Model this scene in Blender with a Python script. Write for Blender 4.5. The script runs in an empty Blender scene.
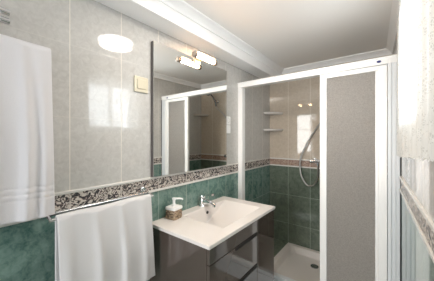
import bpy, bmesh, math, random
from mathutils import Vector, Matrix, noise as mnoise
PI = math.pi
sc = bpy.context.scene
COL = sc.collection
random.seed(4)

# ------------------------------------------------------------------ camera, world, lights, exposure
cam_d = bpy.data.cameras.new('camera'); cam = bpy.data.objects.new('camera', cam_d); COL.objects.link(cam)
cam.location = (1.155, 0.0, 1.37); cam.rotation_euler = (PI/2, 0, math.radians(37.7))
cam_d.sensor_width = 36; cam_d.lens = 36*220/434; cam_d.shift_y = -0.0058; cam_d.clip_start = 0.01
sc.camera = cam
sc.view_settings.view_transform = 'Standard'; sc.view_settings.look = 'None'
sc.view_settings.gamma = 1; sc.view_settings.use_curve_mapping = False
sc.view_settings.exposure = 0.64
sc.cycles.use_denoising = True
sc.cycles.max_bounces = 14; sc.cycles.transmission_bounces = 10; sc.cycles.glossy_bounces = 6
sc.cycles.diffuse_bounces = 6; sc.cycles.transparent_max_bounces = 16
sc.cycles.sample_clamp_indirect = 6
w = bpy.data.worlds.new('World'); sc.world = w; w.use_nodes = True
w.node_tree.nodes['Background'].inputs[0].default_value = (0.80, 0.90, 1.0, 1)
w.node_tree.nodes['Background'].inputs[1].default_value = 1.0

def area(name, loc, rot, sx, sy, power, color, spread=PI, shape='RECTANGLE'):
    d = bpy.data.lights.new(name, 'AREA'); d.shape = shape; d.size = sx; d.size_y = sy
    d.energy = power; d.color = color; d.spread = spread
    o = bpy.data.objects.new(name, d); o.location = loc; o.rotation_euler = rot; COL.objects.link(o); return o
# daylight through the window; added unseen fill light through the open doorway behind the camera
area('window_daylight', (1.60, 1.26, 1.73), (0, PI/2, 0), 0.60, 0.75, 15, (0.88, 0.95, 1.0))
area('doorway_added_fill', (0.66, -3.2, 1.2), (PI/2, 0, 0), 1.8, 2.2, 98, (1.0, 0.98, 0.96))
# light thrown by the round ceiling lamp
area('ceiling_lamp_light', (0.62, 0.93, 2.128), (0, 0, 0), 0.24, 0.24, 4.2, (1.0, 0.89, 0.78), shape='DISK')

# ------------------------------------------------------------------ helpers
def mat(name, col=(0.8,0.8,0.8), rough=0.5, metal=0.0, **kw):
    m = bpy.data.materials.new(name); m.use_nodes = True
    b = m.node_tree.nodes['Principled BSDF']
    b.inputs['Base Color'].default_value = (*col, 1); b.inputs['Roughness'].default_value = rough
    b.inputs['Metallic'].default_value = metal
    for k, v in kw.items(): b.inputs[k.replace('_', ' ')].default_value = v
    return m
def nt(m): return m.node_tree, m.node_tree.nodes['Principled BSDF']
class NB:
    def __init__(s, t): s.t = t
    def n(s, typ, **kw):
        x = s.t.nodes.new(typ)
        for k, v in kw.items(): setattr(x, k, v)
        return x
    def link(s, a, b): s.t.links.new(a, b)
    def inp(s, sock, v):
        if hasattr(v, 'links'): s.link(v, sock)
        else: sock.default_value = v
    def m(s, op, a, b=0.0, c=None):
        x = s.n('ShaderNodeMath', operation=op); s.inp(x.inputs[0], a); s.inp(x.inputs[1], b)
        if c is not None: s.inp(x.inputs[2], c)
        return x.outputs[0]
    def mix(s, f, a, b):
        x = s.n('ShaderNodeMix', data_type='RGBA'); s.inp(x.inputs[0], f); s.inp(x.inputs[6], a); s.inp(x.inputs[7], b)
        return x.outputs[2]
    def noise(s, vec, scale, detail=3, dist=0.0, rough=0.5):
        x = s.n('ShaderNodeTexNoise'); s.link(vec, x.inputs['Vector']); x.inputs['Scale'].default_value = scale
        x.inputs['Detail'].default_value = detail; x.inputs['Distortion'].default_value = dist; x.inputs['Roughness'].default_value = rough
        return x.outputs['Fac']
    def ramp(s, f, stops):
        x = s.n('ShaderNodeValToRGB'); s.link(f, x.inputs[0]); e = x.color_ramp.elements
        e[0].position, e[0].color = stops[0][0], (*stops[0][1], 1); e[1].position, e[1].color = stops[-1][0], (*stops[-1][1], 1)
        for p, c in stops[1:-1]:
            q = e.new(p); q.color = (*c, 1)
        return x.outputs[0]
    def pos(s): return s.n('ShaderNodeTexCoord').outputs['Object']
    def xyz(s, v):
        x = s.n('ShaderNodeSeparateXYZ'); s.link(v, x.inputs[0]); return x.outputs
    def bump(s, h, strength, dist, normal_in):
        x = s.n('ShaderNodeBump'); x.inputs['Strength'].default_value = strength; x.inputs['Distance'].default_value = dist
        s.link(h, x.inputs['Height']); s.link(x.outputs[0], normal_in)

def link(name, bm, m, parent=None, smooth=True, angle=35):
    me = bpy.data.meshes.new(name); bm.normal_update(); bm.to_mesh(me); bm.free()
    if smooth:
        for p in me.polygons: p.use_smooth = True
        me.set_sharp_from_angle(angle=math.radians(angle))
    o = bpy.data.objects.new(name, me); COL.objects.link(o)
    if m: me.materials.append(m)
    if parent: o.parent = parent
    if smooth and angle <= 50:
        wn = o.modifiers.new('normals', 'WEIGHTED_NORMAL'); wn.keep_sharp = True; wn.weight = 100
    return o
def tag(o, label, cat, group=None):
    o['label'] = label; o['category'] = cat
    if group: o['group'] = group
    return o
def thing(name, label, cat, loc=(0,0,0), rz=0, group=None):
    o = bpy.data.objects.new(name, None); COL.objects.link(o); o.empty_display_size = 0.05
    o.location = loc; o.rotation_euler = (0,0,rz)
    return tag(o, label, cat, group)
def struct(o): o['kind'] = 'structure'; return o
def BM(): return bmesh.new()
def box(bm, lo, hi, bev=0.0, seg=2):
    r = bmesh.ops.create_cube(bm, size=1.0)
    c = [(a+b)/2 for a, b in zip(lo, hi)]; s = [abs(b-a) for a, b in zip(lo, hi)]
    for v in r['verts']: v.co = Vector((v.co.x*s[0]+c[0], v.co.y*s[1]+c[1], v.co.z*s[2]+c[2]))
    if bev:
        es = list({e for v in r['verts'] for e in v.link_edges})
        bmesh.ops.bevel(bm, geom=es, offset=bev, segments=seg, affect='EDGES', profile=0.5)
    return bm
def frame_of(d):
    d = d.normalized(); a = Vector((0,0,1)) if abs(d.z) < 0.9 else Vector((1,0,0))
    u = d.cross(a).normalized(); return u, d.cross(u).normalized()
def tube(bm, pts, r, n=12, caps=True):
    pts = [Vector(p) for p in pts]; rs = r if isinstance(r, (list, tuple)) else [r]*len(pts)
    rings = []; u = None
    for i, p in enumerate(pts):
        d = (pts[min(i+1, len(pts)-1)] - pts[max(i-1, 0)]).normalized()
        if u is None: u, v = frame_of(d)
        else:
            u = (u - d*u.dot(d)).normalized(); v = d.cross(u)
        rings.append([bm.verts.new(p + (u*math.cos(2*PI*k/n) + v*math.sin(2*PI*k/n))*rs[i]) for k in range(n)])
    for a, b in zip(rings, rings[1:]):
        for k in range(n): bm.faces.new((a[k], a[(k+1)%n], b[(k+1)%n], b[k]))
    if caps:
        bm.faces.new(rings[0][::-1]); bm.faces.new(rings[-1])
    bmesh.ops.recalc_face_normals(bm, faces=bm.faces[:])
    return bm
def lathe(bm, prof, c=(0,0,0), n=24, axis='z'):
    rings = []
    for r, z in prof:
        ring = []
        for k in range(n):
            a = 2*PI*k/n; x, y = max(r, 1e-5)*math.cos(a), max(r, 1e-5)*math.sin(a)
            p = {'z': (x, y, z), 'y': (x, z, y), 'x': (z, x, y)}[axis]
            ring.append(bm.verts.new((p[0]+c[0], p[1]+c[1], p[2]+c[2])))
        rings.append(ring)
    for a, b in zip(rings, rings[1:]):
        for k in range(n): bm.faces.new((a[k], a[(k+1)%n], b[(k+1)%n], b[k]))
    bm.faces.new(rings[0]); bm.faces.new(rings[-1])
    bmesh.ops.recalc_face_normals(bm, faces=bm.faces[:])
    return bm
def smoothpath(pts, k=8):
    P = [Vector(p) for p in pts]; P = [2*P[0]-P[1]] + P + [2*P[-1]-P[-2]]; out = []
    for i in range(1, len(P)-2):
        a, b, c, d = P[i-1:i+3]
        for j in range(k):
            t = j/k
            out.append(0.5*((2*b) + (c-a)*t + (2*a-5*b+4*c-d)*t*t + (3*b-a-3*c+d)*t**3))
    out.append(P[-2]); return out
def prism(bm, poly, a0, a1, axis):
    # poly in the plane across axis; axis 'x','y','z'
    def P(p, a): return {'x': (a, p[0], p[1]), 'y': (p[0], a, p[1]), 'z': (p[0], p[1], a)}[axis]
    A = [bm.verts.new(P(p, a0)) for p in poly]; B = [bm.verts.new(P(p, a1)) for p in poly]
    n = len(poly)
    for k in range(n): bm.faces.new((A[k], A[(k+1)%n], B[(k+1)%n], B[k]))
    bm.faces.new(A[::-1]); bm.faces.new(B)
    bmesh.ops.recalc_face_normals(bm, faces=bm.faces[:]); return bm
def rrect(x0, x1, y0, y1, r, z, K=6):
    out = []
    for cx, cy, a0 in ((x1-r, y1-r, 0), (x0+r, y1-r, PI/2), (x0+r, y0+r, PI), (x1-r, y0+r, 1.5*PI)):
        for k in range(K+1):
            a = a0 + PI/2*k/K; out.append((cx+r*math.cos(a), cy+r*math.sin(a), z))
    return out
def loft(bm, loops, cap0=True, cap1=True):
    R = [[bm.verts.new(p) for p in L] for L in loops]
    for a, b in zip(R, R[1:]):
        n = len(a)
        for k in range(n): bm.faces.new((a[k], a[(k+1)%n], b[(k+1)%n], b[k]))
    if cap0: bm.faces.new(R[0])
    if cap1: bm.faces.new(R[-1])
    bmesh.ops.recalc_face_normals(bm, faces=bm.faces[:]); return bm

# ------------------------------------------------------------------ room measures
XR, YB, YF, ZC = 1.225, 2.57, -1.0, 2.185      # right wall, shower back wall, wall behind the camera, ceiling
T = 0.12
BT, BM0, BM1, BB = 1.129, 1.115, 1.048, 1.033  # border band: top, mosaic top, mosaic bottom, bottom
TW, TH, YJ = 0.2475, 0.335, 0.138              # tile width, height, joint offset along the wall

def tile_mat(name, axis, off, pale_a, pale_b, green_a, green_b):
    m = mat(name, rough=0.12, IOR=1.62); t, b = nt(m); N = NB(t)
    P = N.pos(); c = N.xyz(P); h = c['XYZ'.index(axis)]; z = c[2]
    up = N.m('GREATER_THAN', z, 1.08)
    zo = N.m('SUBTRACT', z, N.m('ADD', N.m('MULTIPLY', up, BT-BB), BB))
    hf = N.m('FLOORED_MODULO', N.m('SUBTRACT', h, off), TW); zf = N.m('FLOORED_MODULO', zo, TH)
    g = N.m('MAXIMUM', N.m('LESS_THAN', hf, 0.0032), N.m('LESS_THAN', zf, 0.0028))
    cell = N.n('ShaderNodeCombineXYZ')
    N.link(N.m('FLOOR', N.m('DIVIDE', N.m('SUBTRACT', h, off), TW)), cell.inputs[0]); N.link(N.m('FLOOR', N.m('DIVIDE', zo, TH)), cell.inputs[1])
    wn = N.n('ShaderNodeTexWhiteNoise'); N.link(cell.outputs[0], wn.inputs[0])
    sh = N.n('ShaderNodeVectorMath', operation='ADD'); N.link(P, sh.inputs[0]); N.link(wn.outputs['Color'], sh.inputs[1])
    n1 = N.noise(sh.outputs[0], 40, 6, 0.8, 0.65); n2 = N.noise(sh.outputs[0], 7, 5, 1.5, 0.6)
    pale = N.ramp(n1, [(0.34, pale_a), (0.66, pale_b)])
    green = N.ramp(N.m('ADD', N.m('MULTIPLY', n1, 0.45), N.m('MULTIPLY', n2, 0.55)), [(0.36, green_a), (0.5, tuple((p+q)/2 for p, q in zip(green_a, green_b))), (0.68, green_b)])
    col = N.mix(up, green, pale)
    grout = N.mix(up, (0.36, 0.43, 0.37, 1), (0.74, 0.70, 0.63, 1))
    g = N.m('MAXIMUM', N.m('LESS_THAN', hf, 0.0032), N.m('MULTIPLY', N.m('LESS_THAN', zf, 0.0024), N.m('SUBTRACT', 1.0, N.m('MULTIPLY', up, 0.72))))
    N.link(N.mix(g, col, grout), b.inputs['Base Color'])
    N.link(N.m('ADD', 0.05, N.m('MULTIPLY', g, 0.5)), b.inputs['Roughness'])
    N.bump(N.m('SUBTRACT', N.m('MULTIPLY', n2, 0.06), g), 0.2, 0.0012, b.inputs['Normal'])
    return m
PA, PB, GA, GB = (0.49,0.48,0.46), (0.58,0.572,0.55), (0.055,0.13,0.115), (0.26,0.375,0.325)
M_left = tile_mat('wall tile left', 'Y', YJ-TW*4, PA, PB, GA, GB)
M_right = tile_mat('wall tile right', 'Y', 0.05-TW*4, PA, PB, GA, GB)
M_back = tile_mat('wall tile back', 'X', 0.23-TW*2, (0.49,0.42,0.34), (0.57,0.50,0.41), (0.085,0.115,0.088), (0.185,0.22,0.175))
M_white = mat('white gloss paint', (0.92,0.92,0.92), 0.35)
M_ceil = mat('ceiling paint', (0.88,0.86,0.835), 0.6)
M_alu = mat('white lacquered aluminium', (0.88,0.88,0.87), 0.22)
M_alu2 = mat('pale grey channel', (0.68,0.71,0.73), 0.3)
M_gap_shadow = mat('painted gap shadow', (0.03,0.03,0.035), 0.6)
M_chrome = mat('chrome', (0.78,0.79,0.80), 0.08, 1.0)
M_satin = mat('satin metal', (0.50,0.43,0.37), 0.3, 0.8)
M_steel = mat('brushed dark steel', (0.35,0.36,0.37), 0.25, 1.0)
M_cer = mat('white ceramic', (0.74,0.705,0.675), 0.10)
M_plast = mat('white plastic', (0.85,0.85,0.84), 0.35)
M_ivory = mat('ivory plastic', (0.62,0.57,0.44), 0.35)
M_blue = mat('navy emblem', (0.02,0.03,0.16), 0.3)
M_gold = mat('gold trim ring', (0.60,0.38,0.20), 0.2, 1.0)
M_dark = mat('dark hole', (0.015,0.013,0.012), 0.5)
M_listel = mat('pale listel', (0.70,0.685,0.65), 0.15)

def mosaic_mat(name, ax, stops):
    m = mat(name, rough=0.25); t, b = nt(m); N = NB(t); P = N.pos(); c = N.xyz(P)
    cv = N.n('ShaderNodeCombineXYZ'); N.link(c['XYZ'.index(ax)], cv.inputs[0]); N.link(c[2], cv.inputs[1])
    n = N.noise(cv.outputs[0], 34, 1, 1.3)
    f = N.m('PINGPONG', N.m('MULTIPLY', n, 7.5), 1.0)
    col = N.ramp(f, stops)
    j = N.m('LESS_THAN', N.m('FLOORED_MODULO', N.m('SUBTRACT', c['XYZ'.index(ax)], YJ-TW*4 if ax == 'Y' else 0.23-TW*2), TW), 0.003)
    N.link(N.mix(j, col, (0.7,0.66,0.6,1)), b.inputs['Base Color']); N.bump(f, 0.3, 0.001, b.inputs['Normal'])
    return m
ST = [(0.12, (0.045,0.045,0.05)), (0.36, (0.11,0.10,0.10)), (0.50, (0.36,0.28,0.24)), (0.64, (0.55,0.50,0.45)), (0.85, (0.62,0.58,0.53))]
ST2 = [(0.05, (0.26,0.17,0.13)), (0.45, (0.34,0.24,0.19)), (0.95, (0.44,0.34,0.28))]
M_mosL = mosaic_mat('border mosaic', 'Y', ST); M_mosB = mosaic_mat('border mosaic back', 'X', ST2)

# ------------------------------------------------------------------ structure
struct(link('wall_left', box(BM(), (-T, YF-T, -0.02), (0, YB+T, ZC+0.05)), M_left, smooth=False))
struct(link('wall_back', box(BM(), (0, YB, -0.02), (XR, YB+T, ZC+0.05)), M_back, smooth=False))
WY0, WY1, WZ0, WZ1 = 0.98, 1.52, 1.46, 2.00
bm = BM(); XT = XR+0.22
box(bm, (XR, YF-T, -0.02), (XT, WY0, ZC+0.05)); box(bm, (XR, WY1, -0.02), (XT, YB+T, ZC+0.05))
box(bm, (XR, WY0, -0.02), (XT, WY1, WZ0)); box(bm, (XR, WY0, WZ1), (XT, WY1, ZC+0.05))
struct(link('wall_right', bm, M_right, smooth=False))
bm = BM(); DX0, DX1, DZ = 0.28, 1.04, 2.02
box(bm, (0, YF-T, -0.02), (DX0, YF, ZC+0.05)); box(bm, (DX1, YF-T, -0.02), (XR+0.15, YF, ZC+0.05)); box(bm, (DX0, YF-T, DZ), (DX1, YF, ZC+0.05))
struct(link('wall_front', bm, M_back, smooth=False))
bm = BM()
for lo, hi in (((DX0, YF-T, 0), (DX0+0.03, YF+0.01, DZ)), ((DX1-0.03, YF-T, 0), (DX1, YF+0.01, DZ)), ((DX0, YF-T, DZ-0.03), (DX1, YF+0.01, DZ)),
               ((DX0-0.06, YF, 0), (DX0+0.01, YF+0.015, DZ+0.06)), ((DX1-0.01, YF, 0), (DX1+0.06, YF+0.015, DZ+0.06)), ((DX0-0.06, YF, DZ-0.01), (DX1+0.06, YF+0.015, DZ+0.06))):
    box(bm, lo, hi, 0.003)
struct(link('door_1', bm, M_white))
m = mat('floor tile', rough=0.25); t, b = nt(m); N = NB(t); P = N.pos(); c = N.xyz(P)
g = N.m('MAXIMUM', N.m('LESS_THAN', N.m('FLOORED_MODULO', c[0], 0.33), 0.004), N.m('LESS_THAN', N.m('FLOORED_MODULO', c[1], 0.33), 0.004))
N.link(N.mix(g, N.ramp(N.noise(P, 9, 5, 1), [(0.35, (0.30,0.27,0.23)), (0.65, (0.42,0.39,0.34))]), (0.5,0.48,0.44,1)), b.inputs['Base Color'])
struct(link('floor', box(BM(), (-T, YF-T, -0.1), (XT, YB+T, 0)), m, smooth=False))
struct(link('ceiling', box(BM(), (-T, YF-T, ZC), (XT, YB+T, ZC+0.1)), M_ceil, smooth=False))
BX, BZ = 0.150, 2.055                       # boxed beam along the left wall
struct(link('ceiling_beam', box(BM(), (0, YF, BZ), (BX, YB, ZC), 0.003), M_white, smooth=False))
cove = [(0,0), (0,-0.05), (0.008,-0.05), (0.010,-0.040), (0.018,-0.030), (0.030,-0.019), (0.044,-0.012), (0.050,-0.010), (0.050,0)]
struct(link('trim_1', prism(BM(), [(BX+p, ZC+q) for p, q in cove], YF, YB, 'y'), M_white))
struct(link('trim_2', prism(BM(), [(XR-p, ZC+q) for p, q in cove], YF, YB, 'y'), M_white))
struct(link('trim_3', prism(BM(), [(YB-p, ZC+q) for p, q in cove], BX, XR, 'x'), M_white))
def band(n, lo, hi, mm, axis):
    e = 0.005; (x0, y0), (x1, y1) = lo, hi
    struct(link(f'trim_{n}', box(BM(), (x0, y0, BM1), (x1, y1, BM0)), mm, smooth=False))
    bm = BM()
    for a, b_ in ((BM0, BT), (BB, BM1)): 
        if axis == 'yl': box(bm, (x0, y0, a), (x1+0.006, y1, b_), 0.003)
        if axis == 'yr': box(bm, (x0-0.006, y0, a), (x1, y1, b_), 0.003)
        if axis == 'x': box(bm, (x0, y0-0.006, a), (x1, y1, b_), 0.003)
    struct(link(f'trim_{n+1}', bm, M_listel))
band(4, (-0.01, YF), (0.003, YB), M_mosL, 'yl')
band(6, (XR-0.003, YF), (XR+0.01, YB), M_mosL, 'yr')
band(8, (0, YB-0.003), (XR, YB+0.01), M_mosB, 'x')
# window in the right wall
m_glass = bpy.data.materials.new('window glass'); m_glass.use_nodes = True
t = m_glass.node_tree; t.nodes.clear(); N = NB(t)
o_ = N.n('ShaderNodeOutputMaterial'); mx = N.n('ShaderNodeMixShader'); tr = N.n('ShaderNodeBsdfTransparent'); gl = N.n('ShaderNodeBsdfGlossy')
gl.inputs['Roughness'].default_value = 0.02; mx.inputs[0].default_value = 0.07
N.link(tr.outputs[0], mx.inputs[1]); N.link(gl.outputs[0], mx.inputs[2]); N.link(mx.outputs[0], o_.inputs[0])
bm = BM(); fx0, fx1 = XR+0.11, XR+0.16; f = 0.04
box(bm, (fx0, WY0, WZ0), (fx1, WY0+f, WZ1), 0.004); box(bm, (fx0, WY1-f, WZ0), (fx1, WY1, WZ1), 0.004)
box(bm, (fx0, WY0+f, WZ0), (fx1, WY1-f, WZ0+f), 0.001); box(bm, (fx0, WY0+f, WZ1-f), (fx1, WY1-f, WZ1), 0.001)
box(bm, (fx0-0.005, 1.235, WZ0+f), (fx1-0.001, 1.265, WZ1-f), 0.004)
win = struct(link('window_1', bm, M_white))
link('pane', box(BM(), (fx0+0.02, WY0+f, WZ0+f), (fx0+0.026, 1.235, WZ1-f)), m_glass, win, smooth=False)
link('pane', box(BM(), (fx0+0.02, 1.265, WZ0+f), (fx0+0.026, WY1-f, WZ1-f)), m_glass, win, smooth=False)

# ------------------------------------------------------------------ shower: ledge, tray, screen
LX = 0.228
struct(link('tiled_ledge', box(BM(), (0, 1.86, 0), (LX, YB, 0.138)), M_back, smooth=False))
SY = 1.83
tr_ = thing('shower_tray', 'white ceramic shower tray on the floor behind the white sliding screen', 'shower tray', (LX, SY, 0))
x0, x1, y0, y1 = 0.001, XR-LX-0.001, 0.035, YB-SY-0.001
bm = loft(BM(), [rrect(x0, x1, y0, y1, 0.004, 0), rrect(x0, x1, y0, y1, 0.004, 0.135), rrect(x0+0.005, x1-0.005, y0+0.005, y1-0.005, 0.006, 0.14),
                 rrect(x0+0.045, x1-0.045, y0+0.045, y1-0.045, 0.04, 0.14), rrect(x0+0.053, x1-0.053, y0+0.053, y1-0.053, 0.04, 0.134),
                 rrect(x0+0.075, x1-0.075, y0+0.075, y1-0.075, 0.05, 0.088), rrect(x0+0.095, x1-0.095, y0+0.095, y1-0.095, 0.05, 0.080),
                 rrect(x0+0.25, x1-0.25, y0+0.25, y1-0.25, 0.05, 0.076)])
link('basin', bm, M_cer, tr_, angle=50)
dx, dy = 0.35, 0.52
link('drain', lathe(BM(), [(0.0, 0.070), (0.038, 0.070), (0.038, 0.083), (0.030, 0.085), (0.0, 0.084)], (dx, dy, 0)), M_steel, tr_)

m_frost = mat('frosted pane', (0.52,0.485,0.45), 0.36)
t, b = nt(m_frost); N = NB(t); b.inputs['Transmission Weight'].default_value = 0.55; b.inputs['IOR'].default_value = 1.25
gn = N.noise(N.pos(), 170, 2, 0, 0.7)
N.bump(gn, 0.7, 0.004, b.inputs['Normal'])
N.link(N.ramp(gn, [(0.3, (0.44,0.41,0.38)), (0.7, (0.66,0.63,0.59))]), b.inputs['Base Color'])
scr = thing('shower_screen', 'white framed sliding shower screen with frosted panel across the shower', 'shower screen', (0, SY, 0))
ZT = 1.910
bm = BM(); box(bm, (0.0, 0, 0.14), (0.048, 0.055, ZT-0.05), 0.003); link('wall_post', bm, M_alu, scr)
bm = BM(); box(bm, (0, -0.004, ZT-0.052), (XR, 0.06, ZT), 0.004); box(bm, (0, -0.008, ZT-0.012), (XR, 0, ZT-0.004), 0.002)
rail = link('top_rail', bm, M_alu, scr)
bm = lathe(BM(), [(0.0, 0), (0.011, 0), (0.0105, -0.003), (0, -0.003)], (0,0,0), 24, 'y')
for v in bm.verts: v.co = Vector((v.co.x*1.15+1.112, v.co.y-0.004, v.co.z*0.75+ZT-0.030))
eb = link('maker_badge', bm, M_blue, rail); eb['label'] = 'small dark blue oval badge'
bm = BM(); box(bm, (LX-0.0, -0.004, 0.0), (XR, 0.034, 0.139), 0.002); box(bm, (0.0, 0.0, 0.1405), (XR, 0.045, 0.17), 0.003); link('bottom_rail', bm, M_alu2, scr)
bm = BM(); box(bm, (1.158, -0.006, 0.17), (1.221, 0.055, ZT-0.05), 0.003)
box(bm, (1.17, -0.012, 0.17), (1.178, 0, ZT-0.05), 0.002); box(bm, (1.195, -0.010, 0.17), (1.201, 0, ZT-0.05), 0.002); link('wall_jamb', bm, M_alu2, scr)
link('gap_shadow_strip', box(BM(), (1.2215, -0.012, 0.10), (1.2245, 0.02, ZT-0.05)), M_gap_shadow, scr, smooth=False)  # dark strip painted as the shadow in the gap between jamb and wall
def panel(name, xa, xb, ya, yb, za, zb, st):
    bm = BM()
    box(bm, (xa, ya, za), (xa+st, yb, zb), 0.003); box(bm, (xb-st, ya, za), (xb, yb, zb), 0.003)
    box(bm, (xa+st, ya+0.001, zb-0.032), (xb-st, yb-0.001, zb), 0.001); box(bm, (xa+st, ya+0.001, za), (xb-st, yb-0.001, za+0.035), 0.001)
    box(bm, (xb-st-0.016, ya+0.005, za+0.035), (xb-st, yb-0.002, zb-0.032), 0.001)
    p = link(name, bm, M_alu, scr)
    link('frosted_pane', box(BM(), (xa+st-0.004, (ya+yb)/2-0.002, za+0.03), (xb-st-0.014, (ya+yb)/2+0.002, zb-0.03)), m_frost, p, smooth=False)
panel('sliding_panel', 0.745, 1.156, -0.006, 0.018, 0.172, ZT-0.056, 0.048)
panel('fixed_panel', 0.765, 1.156, 0.026, 0.046, 0.172, ZT-0.056, 0.04)

# corner shelves
def corner_shelf(z, label, right=False):
    pts = [(0, 0)] + [(0.175*math.cos(a), -0.175*math.sin(a)) for a in [PI/2*k/14 for k in range(15)]]
    bm = BM(); n = len(pts)
    loops = [[(p[0]*s, p[1]*s, zz) for p in pts] for s, zz in ((0.86, 0), (0.97, 0.012), (1.0, 0.022), (0.985, 0.028))]
    loft(bm, loops)
    o = link('corner_shelf', bm, M_cer, None, angle=50)
    o.location = (XR-0.001 if right else 0.001, YB-0.001, z)
    if right: o.scale = (-1, 1, 1)
    tag(o, label, 'shelf', 'ceramic corner shelves in the shower')
corner_shelf(1.648, 'upper of the two white quarter round shelves stacked in the left shower corner')
corner_shelf(1.448, 'lower of the two white quarter round shelves, just above the patterned border')
corner_shelf(1.70, 'white quarter round shelf in the far corner, seen only in the mirror', True)

# shower mixer, hose, hand shower
mx_ = thing('shower_mixer', 'chrome shower mixer valve on the back wall at the patterned border', 'tap', (0.60, YB, 1.12))
bm = BM(); tube(bm, [(-0.075, -0.05, 0), (0.075, -0.05, 0)], 0.020, 16)
for s in (-0.06, 0.06): tube(bm, [(s, -0.006, 0), (s, -0.05, 0)], 0.012, 12); lathe(bm, [(0.028, -0.012), (0.028, -0.006), (0.0, -0.006)], (s, 0, 0), 20, 'y')
tube(bm, [(-0.03, -0.05, -0.01), (-0.03, -0.05, -0.05)], [0.012, 0.010], 12)
link('valve_body', bm, M_chrome, mx_)
for s in (-1, 1): link('handle', tube(BM(), [(s*0.075, -0.05, 0), (s*0.082, -0.05, 0), (s*0.084, -0.05, 0), (s*0.108, -0.05, 0), (s*0.112, -0.05, 0)], [0.016, 0.016, 0.024, 0.023, 0.018], 16), M_chrome, mx_)
hs = thing('hand_shower', 'dark chrome hand shower on its wall bracket above the mixer, seen in the mirror', 'shower head', (0.87, YB, 1.90))
link('bracket', tube(lathe(BM(), [(0.022, 0), (0.022, -0.010), (0.012, -0.014)], (0,0,0), 20, 'y'), [(0, -0.006, 0), (0, -0.045, 0.0), (0, -0.06, 0.005)], [0.011, 0.011, 0.016], 14), M_chrome, hs)
link('handle', tube(BM(), smoothpath([(0.0, -0.045, -0.07), (0.004, -0.062, 0), (0.02, -0.115, 0.075), (0.04, -0.17, 0.105)]), 0.011, 12), M_steel, hs)
d = Vector((0.25, -0.40, -0.80)).normalized(); c0 = Vector((0.043, -0.178, 0.106))
link('spray_head', tube(BM(), [c0-d*0.004, c0, c0+d*0.012, c0+d*0.022, c0+d*0.024], [0.012, 0.018, 0.036, 0.038, 0.034], 20), M_steel, hs)
hose = smoothpath([(0.57, YB-0.05, 1.067), (0.568, YB-0.055, 0.95), (0.53, YB-0.06, 0.865), (0.46, YB-0.06, 0.855), (0.395, YB-0.055, 0.96), (0.385, YB-0.05, 1.12), (0.425, YB-0.045, 1.24),
                   (0.50, YB-0.04, 1.39), (0.60, YB-0.04, 1.54), (0.72, YB-0.045, 1.69), (0.82, YB-0.045, 1.775), (0.868, YB-0.045, 1.822)], 10)
m_hose = mat('ribbed metal hose', (0.42,0.41,0.39), 0.28, 1.0)
t, b = nt(m_hose)
tag(link('shower_hose', tube(BM(), hose, 0.0085, 10), m_hose), 'flexible metal shower hose looping down to the mixer', 'hose')

# ------------------------------------------------------------------ mirror, lamp, switch, sockets
m_mir = mat('mirror glass', (0.86,0.88,0.87), 0.0, 1.0)
mi = thing('wall_mirror', 'large square mirror with dark edges above the washbasin', 'mirror', (0, 1.212, 1.131))
bm = box(BM(), (0.0, -0.386, 0), (0.024, 0.386, 0.835), 0.001); link('backing', bm, mat('mirror edge', (0.10,0.09,0.085), 0.35), mi)
link('glass', box(BM(), (0.0242, -0.385, 0.001), (0.028, 0.385, 0.834)), m_mir, mi, smooth=False)
la = thing('mirror_light', 'lit tube light with chrome ends clipped to the mirror top', 'wall lamp', (0, 1.215, 1.945))
m_tube = mat('lit tube', (1,1,1), 0.3); t, b = nt(m_tube); b.inputs['Emission Color'].default_value = (1.0, 0.60, 0.32, 1); b.inputs['Emission Strength'].default_value = 42
bm = BM(); tube(bm, [(0.109, -0.098, 0), (0.109, 0.098, 0)], 0.0135, 16); link('glowing_tube', bm, m_tube, la)
for s in (-1, 1): link('end_cap', tube(BM(), [(0.109, s*0.096, 0), (0.109, s*0.098, 0), (0.109, s*0.124, 0), (0.109, s*0.128, 0)], [0.016, 0.0195, 0.0195, 0.015], 18), M_satin, la)
bm = BM(); box(bm, (0.0282, -0.03, -0.02), (0.038, 0.03, 0.03), 0.003); box(bm, (0.004, -0.03, 0.022), (0.038, 0.03, 0.03), 0.002); tube(bm, [(0.034, 0, 0.006), (0.085, 0, 0.006)], 0.008, 12)
link('mount', bm, M_satin, la)
bm = BM(); box(bm, (0.080, -0.097, 0.0175), (0.132, 0.097, 0.0205), 0.002); box(bm, (0.078, -0.01, 0.004), (0.084, 0.01, 0.0175), 0.001); link('added_light_shield', bm, M_satin, la)  # strip added above the tube to keep its glow off the beam

cl = thing('ceiling_lamp', 'round white glass ceiling lamp, seen only as an oval glare on the tiles', 'ceiling lamp', (0.62, 0.93, ZC))
m_dif = mat('lamp glass', (0.95,0.94,0.92), 0.25); t, b = nt(m_dif); b.inputs['Emission Color'].default_value = (1.0,0.96,0.9,1); b.inputs['Emission Strength'].default_value = 9
link('base', lathe(BM(), [(0.0, 0), (0.137, 0), (0.137, -0.018), (0.0, -0.018)], n=36), M_white, cl)
link('diffuser', lathe(BM(), [(0.131, -0.018), (0.130, -0.03), (0.121, -0.042), (0.09, -0.049), (0.05, -0.052), (0.0, -0.053)], n=36), m_dif, cl)

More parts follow.
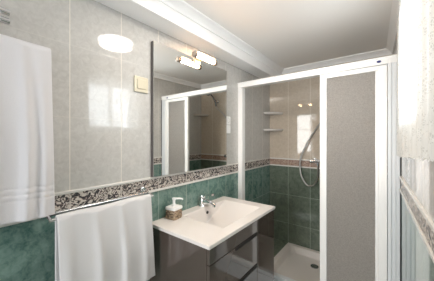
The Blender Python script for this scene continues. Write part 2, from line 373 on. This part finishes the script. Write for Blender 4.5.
sw = thing('light_switch', 'square ivory light switch on the grey tiles left of the mirror', 'light switch', (0, 0.755, 1.685))
link('plate', box(BM(), (0, -0.046, -0.046), (0.010, 0.046, 0.046), 0.004), M_ivory, sw)
link('rocker', box(BM(), (0.009, -0.029, -0.027), (0.0155, 0.029, 0.029), 0.003), M_ivory, sw)
def socket(z, kind):
    s = thing('wall_socket', 'upper white wall socket with dark centre, right of the mirror' if kind else 'lower plain white switch plate, right of the mirror', 'socket' if kind else 'switch', (0, 1.650, z))
    link('plate', box(BM(), (0, -0.037, -0.038), (0.012, 0.037, 0.038), 0.006), M_plast, s)
    if kind:
        link('socket_well', lathe(BM(), [(0.0, 0.0102), (0.017, 0.0102), (0.019, 0.0125), (0.021, 0.0125), (0.021, 0.009), (0, 0.009)], (0,0,0), 20, 'x'), mat('grey plastic', (0.5,0.48,0.45), 0.4), s)
    else:
        link('rocker', box(BM(), (0.009, -0.022, -0.022), (0.014, 0.022, 0.022), 0.003), M_plast, s)
socket(1.530, True); socket(1.450, False)

# ------------------------------------------------------------------ vanity
m_van = mat('glossy taupe lacquer', (0.085,0.066,0.056), 0.06, IOR=1.75); m_van.node_tree.nodes['Principled BSDF'].inputs['Coat Weight'].default_value = 0.5
V0, V1, VD, VZ0, VZ1 = 0.816, 1.582, 0.458, 0.20, 0.833
va = thing('vanity_cabinet', 'glossy dark taupe wall hung vanity cabinet under the washbasin', 'cabinet', (0, V0, VZ0))
H = VZ1-VZ0; L = V1-V0
bm = BM()
box(bm, (0.001, 0, 0), (VD, 0.018, H), 0.001); box(bm, (0.001, L-0.018, 0), (VD, L, H), 0.001); box(bm, (0.001, 0.018, 0), (VD, L-0.018, 0.018)); box(bm, (0.001, 0.018, 0.018), (0.012, L-0.018, H))
box(bm, (0.02, 0.488, 0.018), (VD-0.005, 0.502, H-0.14))
link('carcass', bm, m_van, va)
def drawer(za, zb, handle):
    d = link('drawer', box(BM(), (VD+0.001, 0.001, za-VZ0), (VD+0.020, 0.492, zb-VZ0), 0.0015), m_van, va)
    if handle:
        h = link('handle', box(BM(), (VD+0.0195, 0.235, zb-VZ0-0.017), (VD+0.0245, 0.491, zb-VZ0+0.003), 0.001), mat('dark handle', (0.012,0.011,0.010), 0.55), d)
        h['label'] = 'dark horizontal grip'
drawer(0.752, 0.828, False); drawer(0.545, 0.748, True); drawer(0.338, 0.541, True); drawer(0.202, 0.334, False)
link('door', box(BM(), (VD+0.001, 0.496, 0.002), (VD+0.020, L-0.001, H-0.005), 0.0015), m_van, va)

wb = thing('washbasin', 'white ceramic washbasin top with sunken basin on the dark vanity', 'washbasin', (0, 0, 0.834))
a0, a1, bx = 0.808, 1.592, 0.484
S = lambda x0, x1, y0, y1, r, z: rrect(x0, x1, y0, y1, r, z, 6)
loops = [S(0.001, bx, a0, a1, 0.004, 0), S(0.001, bx, a0, a1, 0.004, 0.015), S(0.003, bx-0.002, a0+0.002, a1-0.002, 0.004, 0.0175),
         S(0.072, 0.412, 1.015, 1.505, 0.014, 0.0175), S(0.076, 0.408, 1.019, 1.501, 0.014, 0.0155), S(0.079, 0.404, 1.023, 1.492, 0.014, 0.010),
         S(0.086, 0.385, 1.040, 1.40, 0.012, -0.035), S(0.092, 0.368, 1.052, 1.305, 0.012, -0.075), S(0.097, 0.352, 1.066, 1.255, 0.014, -0.092),
         S(0.125, 0.32, 1.09, 1.225, 0.03, -0.097)]
bm = loft(BM(), loops, cap0=False)
# underside shell
under = [S(0.001, bx, a0, a1, 0.004, 0), S(0.068, 0.418, 1.00, 1.51, 0.03, 0), S(0.08, 0.40, 1.04, 1.45, 0.05, -0.06), S(0.10, 0.36, 1.08, 1.33, 0.06, -0.108)]
loft(bm, under, cap0=False)
bmesh.ops.remove_doubles(bm, verts=bm.verts[:], dist=1e-5)
bmesh.ops.recalc_face_normals(bm, faces=bm.faces[:])
link('basin', bm, M_cer, wb, angle=40)
link('overflow_hole', lathe(BM(), [(0.0, 0.0), (0.011, 0.0), (0.011, 0.004), (0.009, 0.0045), (0.0, 0.0045)], (0.088, 1.262, -0.022), 18, 'x'), M_dark, wb)
link('drain_cover', lathe(BM(), [(0.0, 0), (0.026, 0), (0.026, 0.004), (0.022, 0.006), (0, 0.0065)], (0.235, 1.165, -0.0972), 24), M_chrome, wb)

fa = thing('basin_faucet', 'chrome single lever faucet on the washbasin rim by the green tiles', 'faucet', (0.040, 1.262, 0.8517))
link('body', lathe(BM(), [(0.030, 0), (0.030, 0.006), (0.026, 0.011), (0.024, 0.050), (0.021, 0.060), (0.0, 0.063)], n=24), M_chrome, fa)
bm = BM(); tube(bm, smoothpath([(0.010, 0, 0.034), (0.05, 0, 0.038), (0.09, 0, 0.036), (0.118, 0, 0.026)], 6), [0.020]*12+[0.0165]*7, 16); tube(bm, [(0.110, 0, 0.026), (0.113, 0, 0.012)], 0.013, 14)
link('spout', bm, M_chrome, fa)
bm = BM(); lathe(bm, [(0.0185, 0.062), (0.021, 0.068), (0.021, 0.082), (0.015, 0.092), (0, 0.094)], n=20)
loft(bm, [[(x, y*s, z+zz) for y, zz in ((-0.018, -0.007), (0.018, -0.007), (0.018, 0.007), (-0.018, 0.007))] for x, z, s in ((-0.02, 0.084, 1), (0.04, 0.092, 0.9), (0.10, 0.100, 0.75))])
link('lever', bm, M_chrome, fa, angle=40)

m_wick = mat('woven brown stone', rough=0.7); t, b = nt(m_wick); N = NB(t); P = N.pos(); vo = N.n('ShaderNodeTexVoronoi'); mp = N.n('ShaderNodeMapping')
mp.inputs['Scale'].default_value = (1, 1, 2.2); N.link(P, mp.inputs[0]); N.link(mp.outputs[0], vo.inputs['Vector']); vo.inputs['Scale'].default_value = 75
N.link(N.ramp(vo.outputs['Distance'], [(0.1, (0.52,0.41,0.29)), (0.5, (0.36,0.26,0.17)), (0.85, (0.12,0.08,0.05))]), b.inputs['Base Color'])
N.bump(N.m('SUBTRACT', 1.0, vo.outputs['Distance']), 0.6, 0.004, b.inputs['Normal'])
so = thing('soap_dispenser', 'square soap dispenser with woven brown body and white pump on the washbasin top', 'soap dispenser', (0.062, 0.958, 0.8517), math.radians(8)); so.scale = (1.05, 1.05, 1.15)
e = 0.036
link('body', loft(BM(), [rrect(-e*s, e*s, -e*s, e*s, 0.008, z) for s, z in ((0.95, 0), (1.02, 0.005), (1.06, 0.016), (1.0, 0.027), (1.06, 0.036), (1.0, 0.046), (0.95, 0.052))]), m_wick, so)
link('collar', loft(BM(), [rrect(-e*s, e*s, -e*s, e*s, 0.008, z) for s, z in ((1.05, 0.052), (1.09, 0.054), (1.09, 0.062), (1.03, 0.067), (0.4, 0.070))]), M_plast, so)
pu = link('pump', lathe(BM(), [(0.012, 0.069), (0.012, 0.078), (0.0085, 0.081), (0.0085, 0.100), (0.0115, 0.102), (0.0115, 0.113), (0.0, 0.115)], n=20), M_plast, so)
link('nozzle', tube(BM(), [(0.0, 0.0, 0.109), (0.026, 0.021, 0.109), (0.040, 0.032, 0.106), (0.042, 0.034, 0.101)], [0.0055, 0.005, 0.0045, 0.004], 12), M_plast, pu)

# ------------------------------------------------------------------ towels and rails
def terry(name, col):
    m = mat(name, col, 0.95); t, b = nt(m); N = NB(t); P = N.pos()
    b.inputs['Sheen Weight'].default_value = 0.3
    N.bump(N.noise(P, 420, 2), 0.5, 0.003, b.inputs['Normal']); return m
M_towel = terry('white terry', (0.70,0.69,0.71)); M_towel2 = terry('white terry plain', (0.72,0.71,0.715))
def cloth(name, bar, rad, ya, yb, zf, zb, folds, m, parent=None, flare=0.0, taper=0.0, wave=0.008, bands=()):
    """a towel laid over a bar that runs along y: back drop, over the top, front drop"""
    bx_, bz_ = bar; prof = []
    nb, nf = 20, 120
    for k in range(nb): prof.append((bx_-rad, zb+(bz_-zb)*k/nb, 'b', 1-k/nb))
    for k in range(9):
        a = PI - PI*k/8; prof.append((bx_+rad*math.cos(a), bz_+rad*math.sin(a), 't', 0))
    for k in range(1, nf+1): prof.append((bx_+rad, bz_+(zf-bz_)*k/nf, 'f', k/nf))
    bm = BM(); ny = 56; rows = []
    for x, z, s, q in prof:
        row = []
        for j in range(ny+1):
            u = j/ny; y = ya+(yb-ya)*u
            dxx = 0; yy = y; zz = z
            if s == 'f':
                amp = wave*(0.25+0.75*min(1, q*1.6))
                for fu, fw, fh in folds: dxx += fh*amp*math.exp(-((u-fu-0.02*math.sin(3*q))/fw)**2)
                dxx += 0.004*mnoise.noise(Vector((u*4, q*3, bx_*9)))*min(1, q*4)
                yy = y + flare*q*(u-0.5)*2 + taper*q
                zz = z + 0.004*math.sin(u*9+1)*q
                for c_, w_, d_ in bands:
                    if abs(z-c_) < w_: dxx -= d_
            elif s == 't': dxx = 0.0
            if s == 't': zz = z + 0.002*math.sin(u*11)
            row.append(bm.verts.new((x+dxx, yy, zz)))
        rows.append(row)
    for a, b_ in zip(rows, rows[1:]):
        for j in range(ny): bm.faces.new((a[j], a[j+1], b_[j+1], b_[j]))
    bmesh.ops.recalc_face_normals(bm, faces=bm.faces[:])
    o = link(name, bm, m, parent, angle=80)
    sm = o.modifiers.new('thick', 'SOLIDIFY'); sm.thickness = 0.007; sm.offset = 0
    bv = o.modifiers.new('round', 'SUBSURF'); bv.levels = 1; bv.render_levels = 1
    return o
def rail_posts(bm, ys, x, z, r=0.007):
    for y in ys:
        tube(bm, [(0.004, y, z), (x, y, z)], r, 12); lathe(bm, [(0.020, 0.0005), (0.020, 0.008), (0.012, 0.012)], (0, y, z), 20, 'x')
# upper rail with the long towel
tr1 = thing('towel_rail', 'chrome towel rail on the grey tiles hidden under the long white towel', 'towel rail', (0, -0.26, 1.725))
bm = BM(); tube(bm, [(0.055, -0.07, 0), (0.055, 0.535, 0)], 0.007, 14); link('bar', bm, M_chrome, tr1)
for y in (-0.06,):
    bm = BM(); rail_posts(bm, [y], 0.055, 0); link('bracket', bm, M_chrome, tr1)
tw = cloth('bath_towel', (0.055, 1.725), 0.0135, -0.29, 0.298, 1.056, 1.18, [(0.93, 0.02, 0.6), (0.84, 0.025, 0.9), (0.66, 0.04, 0.8), (0.5, 0.03, 0.9), (0.3, 0.05, 0.9), (0.12, 0.04, 0.9)], M_towel, flare=0.013, wave=0.026,
           bands=((1.178, 0.004, 0.003), (1.156, 0.004, 0.003), (1.134, 0.004, 0.003)))
tag(tw, 'long white bath towel with a banded hem hanging highest, at the picture edge', 'towel')
hk = thing('robe_hook', 'chrome double hook on the wall above the long white towel', 'hook', (0, 0.115, 1.822))
link('plate', box(BM(), (0, -0.03, -0.03), (0.008, 0.03, 0.03), 0.003), M_chrome, hk)
for dz in (0.012, -0.02):
    link('prong', tube(BM(), smoothpath([(0.006, 0.0, dz), (0.04, 0.01, dz), (0.05, 0.035, dz-0.002), (0.052, 0.060, dz-0.004)], 6), [0.009]*12+[0.0115]*7, 12), M_chrome, hk)
# lower double rail with the hand towel
tr2 = thing('double_towel_rail', 'chrome double towel rail over the patterned border holding the shorter towel', 'towel rail', (0, 0.282, 1.07))
link('bar', tube(BM(), [(0.055, 0.0, -0.017), (0.055, 0.486, -0.017)], 0.008, 12), M_steel, tr2)
link('bar', tube(BM(), [(0.100, 0.0, -0.028), (0.100, 0.486, -0.028)], 0.006, 12), M_chrome, tr2)
for y in (0.004, 0.482):
    bm = BM(); tube(bm, [(0.004, y, -0.010), (0.055, y, -0.017), (0.104, y, -0.028)], 0.0065, 12); lathe(bm, [(0.020, 0.0065), (0.020, 0.012), (0.012, 0.016)], (0, y, -0.010), 20, 'x'); link('bracket', bm, M_chrome, tr2)
tw2 = cloth('hand_towel', (0.100, 1.042), 0.0125, 0.304, 0.747, 0.592, 0.66, [(0.05, 0.05, 0.8), (0.33, 0.035, 1.0), (0.36, 0.1, 0.5), (0.60, 0.03, 1.1), (0.64, 0.09, 0.5), (0.86, 0.05, 0.7)], M_towel2, flare=0.006, taper=0.022, wave=0.014)
tag(tw2, 'shorter plain white towel folded over the double rail beside the vanity', 'towel')

# ------------------------------------------------------------------ curtain
m_lace = bpy.data.materials.new('white lace'); m_lace.use_nodes = True
t = m_lace.node_tree; t.nodes.clear(); N = NB(t); P = N.pos()
o_ = N.n('ShaderNodeOutputMaterial'); df = N.n('ShaderNodeBsdfDiffuse'); tl = N.n('ShaderNodeBsdfTranslucent'); tp = N.n('ShaderNodeBsdfTransparent')
for s_ in (df, tl): s_.inputs[0].default_value = (0.95,0.965,0.955,1)
m1 = N.n('ShaderNodeMixShader'); m1.inputs[0].default_value = 0.45; N.link(df.outputs[0], m1.inputs[1]); N.link(tl.outputs[0], m1.inputs[2])
cz = N.xyz(P); cv = N.n('ShaderNodeCombineXYZ'); N.link(cz[1], cv.inputs[0]); N.link(cz[2], cv.inputs[1])
vo = N.n('ShaderNodeTexVoronoi', feature='DISTANCE_TO_EDGE'); N.link(cv.outputs[0], vo.inputs['Vector']); vo.inputs['Scale'].default_value = 130
flower = N.noise(cv.outputs[0], 28, 2, 1.2)
hole = N.m('MULTIPLY', N.m('GREATER_THAN', vo.outputs['Distance'], 0.14), N.m('GREATER_THAN', flower, 0.52))
m2 = N.n('ShaderNodeMixShader'); N.link(N.m('ADD', 0.30, N.m('MULTIPLY', hole, 0.16)), m2.inputs[0]); N.link(m1.outputs[0], m2.inputs[1]); N.link(tp.outputs[0], m2.inputs[2]); N.link(m2.outputs[0], o_.inputs[0])
CY0, CY1, CZ1 = 0.42, 1.66, 2.085
cu = thing('lace_curtain', 'white floral lace curtain hanging over the window beside the shower screen', 'curtain', (XR, 0, 0))
bm = BM(); ny, nz = 260, 60; rows = []
for i in range(nz+1):
    q = i/nz; row = []
    for j in range(ny+1):
        u = j/ny; y = CY0+(CY1-CY0)*u
        ph = 2*PI*(y/0.105) + 0.8*math.sin(y*7)
        zb = 1.258 + 0.062*(1.66-y)/1.08 + 0.010*abs(math.sin(y*PI/0.06))
        z = CZ1 + (zb-CZ1)*q
        x = -0.024 + 0.009*math.sin(ph+0.5*math.sin(3*q))*(0.75+0.25*q) + 0.004*math.sin(2.3*ph+2)*(1-q)
        row.append(bm.verts.new((min(x, -0.008), y, z)))
    rows.append(row)
for a, b_ in zip(rows, rows[1:]):
    for j in range(ny): bm.faces.new((a[j], a[j+1], b_[j+1], b_[j]))
link('lace_panel', bm, m_lace, cu, angle=80)
cr = thing('curtain_rod', 'thin white curtain rod above the lace curtain under the cornice', 'curtain rod', (XR, 0, 2.092))
link('rod', tube(BM(), [(-0.026, CY0-0.05, 0), (-0.026, CY1+0.03, 0)], 0.006, 12), M_white, cr)
for y in (CY0-0.03, CY1+0.01): link('bracket', tube(BM(), [(-0.001, y, 0), (-0.03, y, 0)], 0.005, 10), M_white, cr)

# the right wall stands slightly out of square with the rest of the room
bpy.context.view_layer.update()
R_ = Matrix.Translation((XR, SY, 0)) @ Matrix.Rotation(math.radians(2.1), 4, 'Z') @ Matrix.Translation((-XR, -SY, 0))
for nm in ('wall_right', 'trim_2', 'trim_6', 'trim_7', 'window_1', 'lace_curtain', 'curtain_rod'):
    o = bpy.data.objects[nm]; o.matrix_world = R_ @ o.matrix_world
